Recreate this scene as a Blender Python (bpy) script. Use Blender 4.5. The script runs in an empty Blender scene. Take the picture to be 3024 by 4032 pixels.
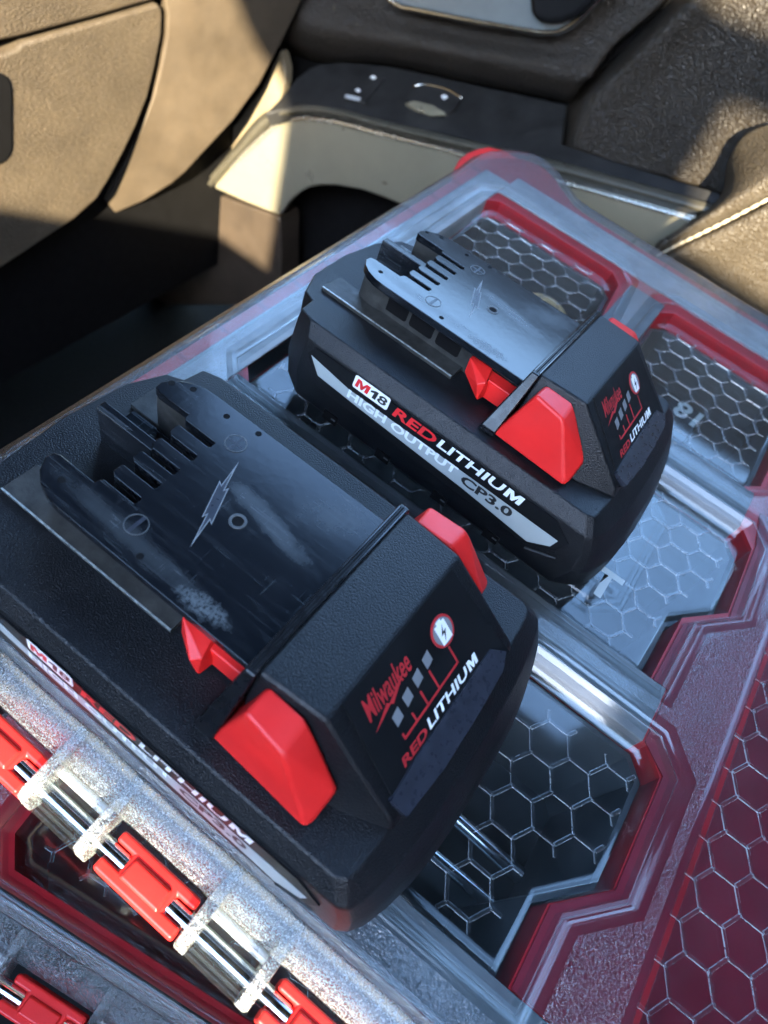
import bpy, bmesh, math, random
import numpy as np
from mathutils import Vector, Matrix, Euler
random.seed(7)
scene = bpy.context.scene
COL = scene.collection
MM = 0.001

# ------------------------------------------------------------------ camera
CAM = np.array([-38.8732385, -61.75770089, 170.97691486])
CR = np.array([[0.78934463, 0.56744903, 0.23438571],
               [0.58905341, -0.59235898, -0.54966073],
               [-0.17306396, 0.57193744, -0.80183317]])
FPX, PW, PH = 2737.6, 3024, 4032
cam = bpy.data.cameras.new("camera")
cam_ob = bpy.data.objects.new("camera", cam)
COL.objects.link(cam_ob)
rot = Matrix([[CR[0][i], -CR[1][i], -CR[2][i]] for i in range(3)])
cam_ob.matrix_world = Matrix.Translation(Vector(CAM) * MM) @ rot.to_4x4()
cam.sensor_fit = 'VERTICAL'
cam.sensor_height = 36.0
cam.sensor_width = 27.0
cam.lens = FPX / PH * 36.0
cam.clip_start = 0.005
cam.clip_end = 500.0
cam.dof.use_dof = True
cam.dof.focus_distance = 0.175
cam.dof.aperture_fstop = 17.0
scene.camera = cam_ob

# ------------------------------------------------------------------ world, sun, exposure
SUN_DIR = Vector((-0.40, 0.80, -0.45)).normalized()      # the way the light travels
world = bpy.data.worlds.new("World")
scene.world = world
world.use_nodes = True
nt = world.node_tree
nt.nodes.clear()
sky = nt.nodes.new('ShaderNodeTexSky')
sky.sky_type = 'NISHITA'
sky.sun_disc = False
sky.sun_elevation = math.asin(-SUN_DIR.z)
sky.sun_rotation = math.atan2(-SUN_DIR.x, -SUN_DIR.y)
sky.altitude = 200
sky.air_density = 1.4
sky.dust_density = 1.0
sky.ozone_density = 4.5
bg = nt.nodes.new('ShaderNodeBackground')
bg.inputs['Strength'].default_value = 0.15
wo = nt.nodes.new('ShaderNodeOutputWorld')
nt.links.new(sky.outputs[0], bg.inputs[0])
nt.links.new(bg.outputs[0], wo.inputs[0])
sun = bpy.data.lights.new("sun", 'SUN')
sun.energy = 2.6
sun.angle = math.radians(0.5)
sun.color = (1.0, 0.85, 0.60)
sun_ob = bpy.data.objects.new("sun", sun)
COL.objects.link(sun_ob)
sun_ob.rotation_euler = SUN_DIR.to_track_quat('-Z', 'Y').to_euler()
scene.view_settings.view_transform = 'Standard'
scene.view_settings.look = 'None'
scene.view_settings.gamma = 1.0
scene.view_settings.exposure = 4.0
scene.render.engine = 'CYCLES'
scene.cycles.max_bounces = 12
scene.cycles.transparent_max_bounces = 40
scene.cycles.glossy_bounces = 5
scene.cycles.caustics_reflective = False
scene.cycles.use_denoising = True

# ------------------------------------------------------------------ helpers
S = PW / 1659.0          # the measured pixels are those of a 1659 px wide view


def ray(px, py):
    d = CR.T @ np.array([(px * S - PW / 2) / FPX, (py * S - PH / 2) / FPX, 1.0])
    return d


def onplane(px, py, p0, n):
    d = ray(px, py)
    n = np.asarray(n, float)
    return CAM + d * (np.dot(np.asarray(p0, float) - CAM, n) / np.dot(d, n))


def at_y(px, py, y):
    return onplane(px, py, (0, y, 0), (0, 1, 0))


def link(name, me, mat=None, parent=None, loc=None):
    o = bpy.data.objects.new(name, me)
    COL.objects.link(o)
    if mat is not None:
        for m in (mat if isinstance(mat, (list, tuple)) else [mat]):
            me.materials.append(m)
    if parent is not None:
        o.parent = parent
    if loc is not None:
        o.location = Vector(loc) * MM
    return o


def mesh(name, verts, faces, mat=None, parent=None, smooth=False):
    me = bpy.data.meshes.new(name)
    me.from_pydata([tuple(float(c) * MM for c in v) for v in verts], [], faces)
    me.validate()
    bm = bmesh.new()
    bm.from_mesh(me)
    bmesh.ops.recalc_face_normals(bm, faces=bm.faces)
    bm.to_mesh(me)
    bm.free()
    if smooth:
        for p in me.polygons:
            p.use_smooth = True
    return link(name, me, mat, parent)


def bm_obj(name, bm, mat=None, parent=None, smooth=False, recalc=True):
    if recalc:
        bmesh.ops.recalc_face_normals(bm, faces=bm.faces)
    bmesh.ops.scale(bm, vec=(MM, MM, MM), verts=bm.verts)
    me = bpy.data.meshes.new(name)
    bm.to_mesh(me)
    bm.free()
    if smooth:
        for p in me.polygons:
            p.use_smooth = True
    return link(name, me, mat, parent)


def bevel(o, w, seg=2, angle=35, harden=True):
    m = o.modifiers.new("bevel", 'BEVEL')
    m.width = w * MM
    m.segments = seg
    m.limit_method = 'ANGLE'
    m.angle_limit = math.radians(angle)
    m.harden_normals = harden
    if harden:
        for p in o.data.polygons:
            p.use_smooth = True
    return o


def solid(o, t, offset=-1.0, moff=0):
    m = o.modifiers.new("solid", 'SOLIDIFY')
    m.thickness = t * MM
    m.offset = offset
    m.material_offset = moff
    m.material_offset_rim = 0
    m.use_even_offset = False
    return o


def empty(name, label, cat, loc=(0, 0, 0), group=None):
    o = bpy.data.objects.new(name, None)
    COL.objects.link(o)
    o.location = Vector(loc) * MM
    o.empty_display_size = 0.02
    tag(o, label, cat, group)
    return o


def tag(o, label, cat, group=None):
    o["label"] = label
    o["category"] = cat
    if group:
        o["group"] = group
    return o


def struct(o):
    o["kind"] = "structure"
    return o


def add_box(bm, x0, x1, y0, y1, z0, z1):
    v = [bm.verts.new(p) for p in ((x0, y0, z0), (x1, y0, z0), (x1, y1, z0), (x0, y1, z0),
                                   (x0, y0, z1), (x1, y0, z1), (x1, y1, z1), (x0, y1, z1))]
    for f in ((0, 3, 2, 1), (4, 5, 6, 7), (0, 1, 5, 4), (1, 2, 6, 5), (2, 3, 7, 6), (3, 0, 4, 7)):
        bm.faces.new([v[i] for i in f])


def box(name, x0, x1, y0, y1, z0, z1, mat, parent=None, bev=0):
    bm = bmesh.new()
    add_box(bm, x0, x1, y0, y1, z0, z1)
    o = bm_obj(name, bm, mat, parent)
    if bev:
        bevel(o, bev)
    return o


def add_prism(bm, pts, a0, a1, axis='z'):
    def P(p, a):
        return (p[0], p[1], a) if axis == 'z' else ((p[0], a, p[1]) if axis == 'y' else (a, p[0], p[1]))
    lo = [bm.verts.new(P(p, a0)) for p in pts]
    hi = [bm.verts.new(P(p, a1)) for p in pts]
    n = len(pts)
    bm.faces.new(lo)
    bm.faces.new(hi)
    for i in range(n):
        bm.faces.new((lo[i], lo[(i + 1) % n], hi[(i + 1) % n], hi[i]))


def prism(name, pts, a0, a1, mat, parent=None, axis='z', bev=0, seg=2):
    bm = bmesh.new()
    add_prism(bm, pts, a0, a1, axis)
    o = bm_obj(name, bm, mat, parent)
    if bev:
        bevel(o, bev, seg)
    return o


def hull(name, pts, mat, parent=None, bev=0, seg=2):
    bm = bmesh.new()
    for p in pts:
        bm.verts.new(p)
    r = bmesh.ops.convex_hull(bm, input=bm.verts)
    bmesh.ops.delete(bm, geom=list({g for g in r['geom_interior'] + r['geom_unused'] if isinstance(g, bmesh.types.BMVert)}), context='VERTS')
    bmesh.ops.dissolve_limit(bm, angle_limit=math.radians(4), verts=bm.verts, edges=bm.edges)
    o = bm_obj(name, bm, mat, parent)
    if bev:
        bevel(o, bev, seg, 20)
    return o


def add_cyl(bm, c, r, h0, h1, n=24, axis='z', r2=None):
    r2 = r if r2 is None else r2
    ring = []
    for a, rr in ((h0, r), (h1, r2)):
        row = []
        for i in range(n):
            t = 2 * math.pi * i / n
            u, w = rr * math.cos(t), rr * math.sin(t)
            p = {'z': (c[0] + u, c[1] + w, a), 'x': (a, c[0] + u, c[1] + w), 'y': (c[0] + u, a, c[1] + w)}[axis]
            row.append(bm.verts.new(p))
        ring.append(row)
    bm.faces.new(ring[0])
    bm.faces.new(ring[1])
    for i in range(n):
        bm.faces.new((ring[0][i], ring[0][(i + 1) % n], ring[1][(i + 1) % n], ring[1][i]))


def cyl(name, c, r, h0, h1, mat, parent=None, axis='z', n=28, bev=0):
    bm = bmesh.new()
    add_cyl(bm, c, r, h0, h1, n, axis)
    o = bm_obj(name, bm, mat, parent)
    bevel(o, bev if bev else r * 0.06, 2, 50)
    return o


def add_ring(bm, c, r0, r1, z0, z1, n=36):
    rows = []
    for r, z in ((r0, z0), (r0, z1), (r1, z1), (r1, z0)):
        rows.append([bm.verts.new((c[0] + r * math.cos(2 * math.pi * i / n), c[1] + r * math.sin(2 * math.pi * i / n), z)) for i in range(n)])
    for k in range(4):
        a, b = rows[k], rows[(k + 1) % 4]
        for i in range(n):
            bm.faces.new((a[i], a[(i + 1) % n], b[(i + 1) % n], b[i]))


def catmull(P, n):
    P = np.asarray(P, float)
    seg = np.linalg.norm(np.diff(P, axis=0), axis=1)
    t = np.r_[0, np.cumsum(np.maximum(seg, 1e-6) ** 0.7)]
    t /= t[-1]
    m = np.gradient(P, t, axis=0) if len(P) > 2 else np.repeat((P[1] - P[0])[None], 2, 0)
    out = []
    for u in np.linspace(0, 1, n):
        i = min(np.searchsorted(t, u, side='right') - 1, len(P) - 2)
        h = t[i + 1] - t[i]
        s = (u - t[i]) / h
        out.append((2 * s ** 3 - 3 * s ** 2 + 1) * P[i] + (s ** 3 - 2 * s ** 2 + s) * h * m[i]
                   + (-2 * s ** 3 + 3 * s ** 2) * P[i + 1] + (s ** 3 - s ** 2) * h * m[i + 1])
    return np.array(out)


def loft(name, rows, mat, parent=None, n=48, m=None, thick=6.0):
    """A padded surface through rows of 3-D points; made a solid shell behind its visible side."""
    R = [catmull(r, n) for r in rows]
    R = np.array(R)
    m = m or 8 * (len(rows) - 1) + 1
    G = np.array([catmull(R[:, j], m) for j in range(n)])      # n x m
    verts = G.reshape(-1, 3)
    faces = [(j * m + i, (j + 1) * m + i, (j + 1) * m + i + 1, j * m + i + 1) for j in range(n - 1) for i in range(m - 1)]
    f = faces[len(faces) // 2]
    nn = np.cross(verts[f[1]] - verts[f[0]], verts[f[2]] - verts[f[0]])
    if np.dot(nn, CAM - verts[f[0]]) < 0:
        faces = [g[::-1] for g in faces]
    me = bpy.data.meshes.new(name)
    me.from_pydata([tuple(v * MM) for v in verts], [], faces)
    for p in me.polygons:
        p.use_smooth = True
    o = link(name, me, mat, parent)
    solid(o, thick)
    return o


def panel(name, px, p0, n, mat, parent=None, thick=8.0, bev=1.5, seg=3, smooth_pts=0):
    """A flat-faced plate with rounded edges whose face lies in the given plane."""
    P = [onplane(x, y, p0, n) for x, y in px]
    if smooth_pts:
        Q = catmull(P + [P[0]], smooth_pts)[:-1]
        P = list(Q)
    n = np.asarray(n, float)
    n = n / np.linalg.norm(n)
    if np.dot(n, CAM - P[0]) < 0:
        n = -n
    bm = bmesh.new()
    a = [bm.verts.new(p) for p in P]
    b = [bm.verts.new(p - n * thick) for p in P]
    k = len(P)
    bm.faces.new(a)
    bm.faces.new(b[::-1])
    for i in range(k):
        bm.faces.new((a[i], a[(i + 1) % k], b[(i + 1) % k], b[i]))
    o = bm_obj(name, bm, mat, parent)
    bevel(o, bev, seg, 30)
    return o


def tube(name, pts, r, mat, parent=None, n=40, sides=10):
    Q = catmull(pts, n)
    T = np.gradient(Q, axis=0)
    bm = bmesh.new()
    rings = []
    for q, t in zip(Q, T):
        t = t / np.linalg.norm(t)
        u = np.cross(t, (0.13, 0.2, 0.97))
        u /= np.linalg.norm(u)
        w = np.cross(t, u)
        rings.append([bm.verts.new(q + r * (math.cos(a) * u + math.sin(a) * w)) for a in np.linspace(0, 2 * math.pi, sides, endpoint=False)])
    for i in range(n - 1):
        for j in range(sides):
            bm.faces.new((rings[i][j], rings[i][(j + 1) % sides], rings[i + 1][(j + 1) % sides], rings[i + 1][j]))
    bm.faces.new(rings[0])
    bm.faces.new(rings[-1])
    return bm_obj(name, bm, mat, parent, smooth=True)


# ------------------------------------------------------------------ materials
class N:
    def __init__(self, name):
        self.m = bpy.data.materials.new(name)
        self.m.use_nodes = True
        self.t = self.m.node_tree
        self.t.nodes.clear()
        self.out = self.t.nodes.new('ShaderNodeOutputMaterial')
        self.co = self.t.nodes.new('ShaderNodeTexCoord')

    def n(self, typ, **kw):
        nd = self.t.nodes.new('ShaderNode' + typ)
        for k, v in kw.items():
            if k in nd.inputs:
                nd.inputs[k].default_value = v
            else:
                setattr(nd, k, v)
        return nd

    def l(self, a, b):
        self.t.links.new(a, b)

    def noise(self, scale, detail=2.0, rough=0.5, dist=0.0, stretch=None):
        nd = self.n('TexNoise', Scale=scale, Detail=detail, Roughness=rough, Distortion=dist)
        if stretch:
            mp = self.n('Mapping')
            mp.inputs['Scale'].default_value = stretch[:3]
            if len(stretch) > 3:
                mp.inputs['Rotation'].default_value = (0, 0, stretch[3])
            self.l(self.co.outputs['Object'], mp.inputs[0])
            self.l(mp.outputs[0], nd.inputs['Vector'])
        else:
            self.l(self.co.outputs['Object'], nd.inputs['Vector'])
        return nd.outputs[0]

    def ramp(self, src, a, b, c0=0.0, c1=1.0):
        nd = self.n('MapRange')
        nd.inputs[1].default_value = a
        nd.inputs[2].default_value = b
        nd.inputs[3].default_value = c0
        nd.inputs[4].default_value = c1
        self.l(src, nd.inputs[0])
        return nd.outputs[0]

    def mixc(self, fac, a, b):
        nd = self.n('Mix', data_type='RGBA')
        if isinstance(fac, (int, float)):
            nd.inputs[0].default_value = fac
        else:
            self.l(fac, nd.inputs[0])
        for i, c in ((6, a), (7, b)):
            if isinstance(c, tuple):
                nd.inputs[i].default_value = c + (1,)
            else:
                self.l(c, nd.inputs[i])
        return nd.outputs[2]

    def math(self, op, a, b=None):
        nd = self.n('Math', operation=op)
        for i, v in enumerate((a, b)):
            if v is None:
                continue
            if isinstance(v, (int, float)):
                nd.inputs[i].default_value = v
            else:
                self.l(v, nd.inputs[i])
        return nd.outputs[0]

    def bump(self, src, dist, strength=1.0, prev=None):
        nd = self.n('Bump', Strength=strength, Distance=dist)
        self.l(src, nd.inputs['Height'])
        if prev is not None:
            self.l(prev, nd.inputs['Normal'])
        return nd.outputs[0]

    def bsdf(self, col, rough=0.5, metal=0.0, spec=0.5, normal=None, **kw):
        b = self.n('BsdfPrincipled')
        for key, v in (('Base Color', col), ('Roughness', rough), ('Metallic', metal), ('Specular IOR Level', spec)):
            if isinstance(v, tuple):
                b.inputs[key].default_value = v + (1,)
            elif isinstance(v, (int, float)):
                b.inputs[key].default_value = v
            else:
                self.l(v, b.inputs[key])
        if normal is not None:
            self.l(normal, b.inputs['Normal'])
        for k, v in kw.items():
            b.inputs[k].default_value = v
        return b.outputs[0]

    def done(self, sh):
        self.l(sh, self.out.inputs['Surface'])
        return self.m


def mat_pebble(name, col, rough=0.42, scale=1500, dist=0.00012, dust=0.25):
    a = N(name)
    ns = a.noise(scale, 2.0, 0.6)
    nrm = a.bump(ns, dist, 0.9)
    edge_spec = 0.36
    d = a.ramp(a.noise(60, 5, 0.65), 0.45, 0.8, 0, dust)
    c = a.mixc(d, col, (0.10, 0.10, 0.095))
    r = a.ramp(a.noise(35, 3), 0.3, 0.7, rough - 0.05, rough + 0.08)
    return a.done(a.bsdf(c, r, 0, edge_spec, nrm))


def mat_plate(name, haze):
    """glossy rubbed black plastic: hazy wipe marks, a scuffed patch, scratches along its length"""
    a = N(name)
    s1 = a.ramp(a.noise(260, 4, 0.7, 0.3, (0.12, 1.6, 1, 0.25)), 0.52, 0.68)
    s2 = a.ramp(a.noise(900, 3, 0.6, 0.2, (0.05, 1.5, 1, -0.12)), 0.57, 0.64)
    s3 = a.ramp(a.noise(1000, 3, 0.6, 0.2, (1.3, 0.06, 1, 0.5)), 0.60, 0.66)
    blot = a.ramp(a.noise(38, 4, 0.62, 0.6), 0.47, 0.68)
    fine = a.ramp(a.noise(1500, 2, 0.7), 0.60, 0.70)
    k = a.math('MULTIPLY', a.math('ADD', a.math('MULTIPLY', s1, 0.5), a.math('ADD', a.math('MULTIPLY', s2, 0.5), a.math('MULTIPLY', s3, 0.35))), a.math('ADD', blot, 0.16))
    k = a.math('ADD', a.math('MULTIPLY', k, 0.7), a.math('MULTIPLY', fine, 0.07))

    def patch(cx, cy, rx, ry, rot, lo, hi, nscale, amt):
        mp = a.n('Mapping', vector_type='TEXTURE')
        mp.inputs['Location'].default_value = (cx * MM, cy * MM, 0)
        mp.inputs['Rotation'].default_value = (0, 0, rot)
        mp.inputs['Scale'].default_value = (rx * MM, ry * MM, 1000.0)
        a.l(a.co.outputs['Object'], mp.inputs[0])
        ln = a.n('VectorMath', operation='LENGTH')
        a.l(mp.outputs[0], ln.inputs[0])
        d = a.math('ADD', ln.outputs['Value'], a.math('MULTIPLY', a.math('SUBTRACT', a.noise(nscale, 5, 0.7), 0.5), 1.3))
        return a.math('MULTIPLY', a.ramp(d, lo, hi, 1.0, 0.0), amt)
    spk = a.ramp(a.noise(1300, 3, 0.75), 0.40, 0.62, 0.12, 1.0)
    k = a.math('ADD', k, a.math('MULTIPLY', spk, patch(-77.5, -18.6, 7.5, 2.8, 0.05, 0.45, 1.0, 520, 0.95)))
    k = a.math('ADD', k, patch(-98.0, -17.2, 22.0, 2.4, -0.06, 0.3, 1.3, 220, 0.28))
    k = a.math('ADD', k, patch(-81.5, 4.2, 13.0, 2.6, -0.2, 0.5, 1.1, 120, 0.36))
    k = a.math('ADD', k, patch(-72.0, 15.0, 9.0, 5.0, 0.6, 0.2, 1.3, 260, 0.20))
    k = a.math('MULTIPLY', k, haze)
    c = a.mixc(k, (0.005, 0.006, 0.008), (0.15, 0.17, 0.18))
    r = a.ramp(k, 0.0, 0.5, 0.16, 0.45)
    nrm = a.bump(a.noise(500, 2), 0.00003, 0.35)
    return a.done(a.bsdf(c, r, 0, 0.6, nrm))


def mat_plain(name, col, rough=0.4, metal=0.0, var=0.15, scale=80, spec=0.5, bumpd=0.0, bscale=900):
    a = N(name)
    lo = tuple(x * (1 - var) for x in col)
    hi = tuple(min(1, x * (1 + var)) for x in col)
    c = a.mixc(a.ramp(a.noise(scale, 4, 0.6), 0.3, 0.7), lo, hi)
    nrm = a.bump(a.noise(bscale, 2, 0.6), bumpd, 0.8) if bumpd else None
    r = a.ramp(a.noise(scale * 1.7, 3), 0.3, 0.7, max(0.02, rough - 0.06), rough + 0.08)
    return a.done(a.bsdf(c, r, metal, spec, nrm))


def mat_clear(name, tint=(0.93, 0.955, 0.96), rough=0.04, k=1.25, haze=0.03, bumpd=0.0, bscale=700, hazecol=(0.55, 0.6, 0.62), sparkle_scale=None):
    """clear polycarbonate: see-through, its two faces mirroring by the Fresnel law, a little milky"""
    a = N(name)
    tr = a.n('BsdfTransparent')
    tr.inputs[0].default_value = tint + (1,)
    gl = a.n('BsdfGlossy')
    gl.inputs['Color'].default_value = (1, 1, 1, 1)
    rr = a.ramp(a.noise(45, 4, 0.6), 0.3, 0.75, rough, rough + 0.05)
    a.l(rr, gl.inputs['Roughness'])
    ge = a.n('NewGeometry')
    dt = a.n('VectorMath', operation='DOT_PRODUCT')
    a.l(ge.outputs['Incoming'], dt.inputs[0])
    if bumpd:
        nb = a.bump(a.noise(bscale, 2, 0.6), bumpd, 1.0)
        a.l(nb, gl.inputs['Normal'])
        a.l(nb, dt.inputs[1])
    else:
        a.l(ge.outputs['Normal'], dt.inputs[1])
    cs = a.math('ABSOLUTE', dt.outputs['Value'])
    sch = a.math('POWER', a.math('MAXIMUM', a.math('SUBTRACT', 1.0, cs), 0.0), 5.0)
    f = a.math('MINIMUM', a.math('MULTIPLY', a.math('ADD', a.math('MULTIPLY', sch, 0.95), 0.05), k), 1.0)
    mx = a.n('MixShader')
    a.l(f, mx.inputs[0])
    a.l(tr.outputs[0], mx.inputs[1])
    a.l(gl.outputs[0], mx.inputs[2])
    df = a.n('BsdfDiffuse')
    df.inputs[0].default_value = hazecol + (1,)
    m2 = a.n('MixShader')
    if sparkle_scale:
        hz = a.ramp(a.noise(sparkle_scale, 1.5, 0.7), 0.42, 0.66, haze * 0.15, haze * 3.2)  # speckled white painted in as sparkle
    else:
        hz = a.ramp(a.noise(120, 5, 0.7), 0.4, 0.75, haze * 0.6, haze * 1.8)
    a.l(hz, m2.inputs[0])
    a.l(mx.outputs[0], m2.inputs[1])
    a.l(df.outputs[0], m2.inputs[2])
    return a.done(m2.outputs[0])


def mat_leather(name, col, scale=420, dist=0.0006, rough=0.5, dust=0.2, dustcol=(0.16, 0.13, 0.09)):
    a = N(name)
    v = a.n('TexVoronoi', Scale=scale, feature='DISTANCE_TO_EDGE')
    mp = a.noise(scale * 0.4, 2)
    add = a.n('VectorMath', operation='ADD')
    sc = a.n('VectorMath', operation='SCALE')
    a.l(a.co.outputs['Object'], add.inputs[0])
    nz = a.n('TexNoise', Scale=scale * 0.5, Detail=1.0)
    a.l(a.co.outputs['Object'], nz.inputs['Vector'])
    a.l(nz.outputs[1], sc.inputs[0])
    sc.inputs['Scale'].default_value = 1.2 / scale
    a.l(sc.outputs[0], add.inputs[1])
    a.l(add.outputs[0], v.inputs['Vector'])
    h = a.ramp(v.outputs['Distance'], 0.0, 0.28)
    nrm = a.bump(h, dist, 0.55)
    d = a.ramp(a.noise(22, 6, 0.7, 0.4), 0.4, 0.85, 0, dust)
    c = a.mixc(d, col, dustcol)
    sp = a.ramp(a.noise(170, 2, 0.8, 1.5, (1.0, 0.5, 0.4, 0.9)), 0.735, 0.76, 0, 0.7)
    c = a.mixc(sp, c, (0.42, 0.34, 0.20))
    r = a.ramp(h, 0, 1, rough + 0.12, rough)
    return a.done(a.bsdf(c, r, 0, 0.45, nrm))


M = {}
M['shell'] = mat_pebble('textured_black_plastic', (0.006, 0.0066, 0.008), 0.34, 2600, 0.00022, 0.06)
M['shellb'] = mat_pebble('smooth_black_plastic', (0.006, 0.0065, 0.008), 0.34, 2600, 0.00004, 0.06)
M['collar'] = mat_plain('polished_black_edge', (0.006, 0.0065, 0.008), 0.27, 0, 0.2, 200, 0.5)
M['plate'] = mat_plate('scuffed_gloss_black', 0.5)
M['dirty'] = mat_plain('dusty_black_plastic', (0.028, 0.028, 0.026), 0.5, 0, 0.5, 260, 0.4, 0.00008, 800)
M['black'] = mat_plain('deep_black', (0.003, 0.003, 0.0035), 0.8, spec=0.15)
M['red'] = mat_plain('red_plastic', (0.72, 0.020, 0.018), 0.40, 0, 0.08, 60, 0.45, 0.00003, 1500)
M['redbody'] = mat_plain('red_case_plastic', (0.34, 0.006, 0.012), 0.35, 0, 0.12, 40)
M['label'] = mat_plain('label_black', (0.005, 0.0055, 0.0065), 0.45, 0, 0.2, 90, 0.3)
M['lgrey'] = mat_plain('label_grey', (0.34, 0.385, 0.385), 0.4, 0, 0.05, 60)
M['white'] = mat_plain('print_white', (0.75, 0.78, 0.78), 0.45, 0, 0.03)
M['pale'] = mat_plain('print_pale_grey', (0.70, 0.76, 0.76), 0.45, 0, 0.03)
M['redprint'] = mat_plain('print_red', (0.62, 0.02, 0.025), 0.45, 0, 0.05)
M['darkred'] = mat_plain('print_dark_red', (0.40, 0.02, 0.025), 0.5, 0, 0.1)
M['greyprint'] = mat_plain('print_grey', (0.17, 0.18, 0.19), 0.4, 0, 0.1)
M['blackprint'] = mat_plain('print_black', (0.012, 0.014, 0.015), 0.45)
M['strip'] = mat_plain('scuffed_grey_strip', (0.020, 0.022, 0.030), 0.30, 0, 0.25, 420, 0.5)
M['edge'] = mat_plain('worn_edge_grey', (0.06, 0.064, 0.066), 0.35, 0, 0.3, 300)
M['edge_shine'] = mat_plain('painted_edge_shine', (0.22, 0.25, 0.25), 0.25, 0, 0.5, 400, 0.8)  # pale colour painted for the highlight on the rail lip
M['bead'] = mat_plain('glossy_black_bead', (0.01, 0.011, 0.013), 0.10, 0, 0.2, 200, 1.0)
M['steel'] = mat_plain('bright_steel', (0.72, 0.75, 0.77), 0.14, 1.0, 0.05, 200)
M['brass'] = mat_plain('contact_metal', (0.75, 0.72, 0.65), 0.25, 1.0)
M['clear'] = mat_clear('clear_polycarbonate', k=0.8, haze=0.008)
M['clearwall'] = mat_clear('clear_polycarbonate_wall', k=0.5, haze=0.010, rough=0.08, bumpd=0.00003, bscale=60)
M['frost'] = mat_clear('textured_polycarbonate', (0.90, 0.92, 0.93), 0.14, 2.0, 0.006, 0.0005, 1500, sparkle_scale=1100)
M['hinge'] = mat_clear('painted_sparkle_polycarbonate', (0.88, 0.9, 0.9), 0.16, 1.6, 0.18, 0.0004, 2400, sparkle_scale=2300)  # milky haze and speckle painted in for sun sparkle
M['ribtop'] = mat_clear('honeycomb_top_polycarbonate', (0.95, 0.96, 0.97), 0.05, 0.8, 0.02)
M['hinge_shaded'] = mat_clear('shaded_textured_polycarbonate', (0.80, 0.84, 0.84), 0.2, 1.2, 0.05, 0.001, 1400, sparkle_scale=1150)  # darker copy of the hinge plastic, shade put in its tint
M['rib'] = mat_clear('honeycomb_rib_polycarbonate', (0.9, 0.92, 0.93), 0.10, 2.6, 0.28, hazecol=(0.7, 0.76, 0.8))  # white haze painted in for sky refracted by the ribs
M['maroon'] = mat_plain('shaded_red_case', (0.15, 0.004, 0.014), 0.4, 0, 0.2, 40)  # darker copy of the red case, lid shade put in its colour
M['ribtray'] = mat_plain('sheen_grey_rib', (0.10, 0.108, 0.115), 0.5, 0, 0.25, 60)  # grey lifted to paint the silvery sheen on the ribs
M['tray'] = mat_plain('sheen_grey_backing', (0.30, 0.31, 0.32), 0.5, 0, 0.25, 60)  # light grey painted for sky sheen on the lid border
M['binblack'] = mat_plain('bin_black_plastic', (0.055, 0.060, 0.064), 0.4, 0, 0.2, 30)
M['dash'] = mat_leather('dash_grained_plastic', (0.066, 0.051, 0.034), 520, 0.0008, 0.48, 0.30, (0.22, 0.17, 0.11))
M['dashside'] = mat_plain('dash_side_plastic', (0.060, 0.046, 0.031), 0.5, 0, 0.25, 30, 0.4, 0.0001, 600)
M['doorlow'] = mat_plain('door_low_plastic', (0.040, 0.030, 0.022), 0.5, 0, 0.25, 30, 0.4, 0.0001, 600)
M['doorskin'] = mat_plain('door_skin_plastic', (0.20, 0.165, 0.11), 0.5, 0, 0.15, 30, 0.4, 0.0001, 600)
M['leather'] = mat_leather('black_leather', (0.020, 0.0155, 0.011), 480, 0.0011, 0.45, 0.2, (0.06, 0.05, 0.035))
M['leather2'] = mat_leather('armrest_leather', (0.042, 0.033, 0.022), 440, 0.0010, 0.45, 0.25, (0.14, 0.12, 0.09))
M['trim'] = mat_plain('satin_silver_trim', (0.40, 0.37, 0.27), 0.32, 0.55, 0.06, 25)
M['trim_highlight'] = mat_plain('trim_highlight_metal', (0.75, 0.73, 0.66), 0.22, 0.85, 0.03)  # brighter than the trim, its colour carries the edge highlight
M['chrome'] = mat_plain('satin_chrome', (0.62, 0.6, 0.55), 0.2, 1.0, 0.05)
M['insert'] = mat_plain('handle_insert', (0.26, 0.30, 0.31), 0.4, 0.6, 0.05)
M['console'] = mat_plain('console_black', (0.018, 0.018, 0.018), 0.5, 0, 0.4, 60, 0.4, 0.00006, 700)
M['frame'] = mat_plain('console_edge', (0.07, 0.065, 0.05), 0.33, 0, 0.1)
M['thread'] = mat_plain('stitch_thread', (0.42, 0.36, 0.26), 0.8)
M['carpet'] = mat_plain('carpet_black', (0.006, 0.006, 0.006), 0.95, 0, 0.4, 300, 0.1, 0.001, 500)
M['seat'] = mat_plain('seat_cloth', (0.003, 0.003, 0.003), 0.8, 0, 0.3, 200, 0.2)
M['liner'] = mat_plain('light_block_cloth', (0.010, 0.0095, 0.009), 0.95, 0, 0.1, 300, 0.1)  # dark cloth of the added light blockers
M['asphalt'] = mat_plain('asphalt', (0.06, 0.06, 0.06), 0.9, 0, 0.3, 8)
M['paper'] = mat_plain('pale_packet', (0.35, 0.37, 0.38), 0.5, 0, 0.4, 90)
M['tan'] = mat_plain('tan_item', (0.45, 0.34, 0.18), 0.5, 0, 0.2)


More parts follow.
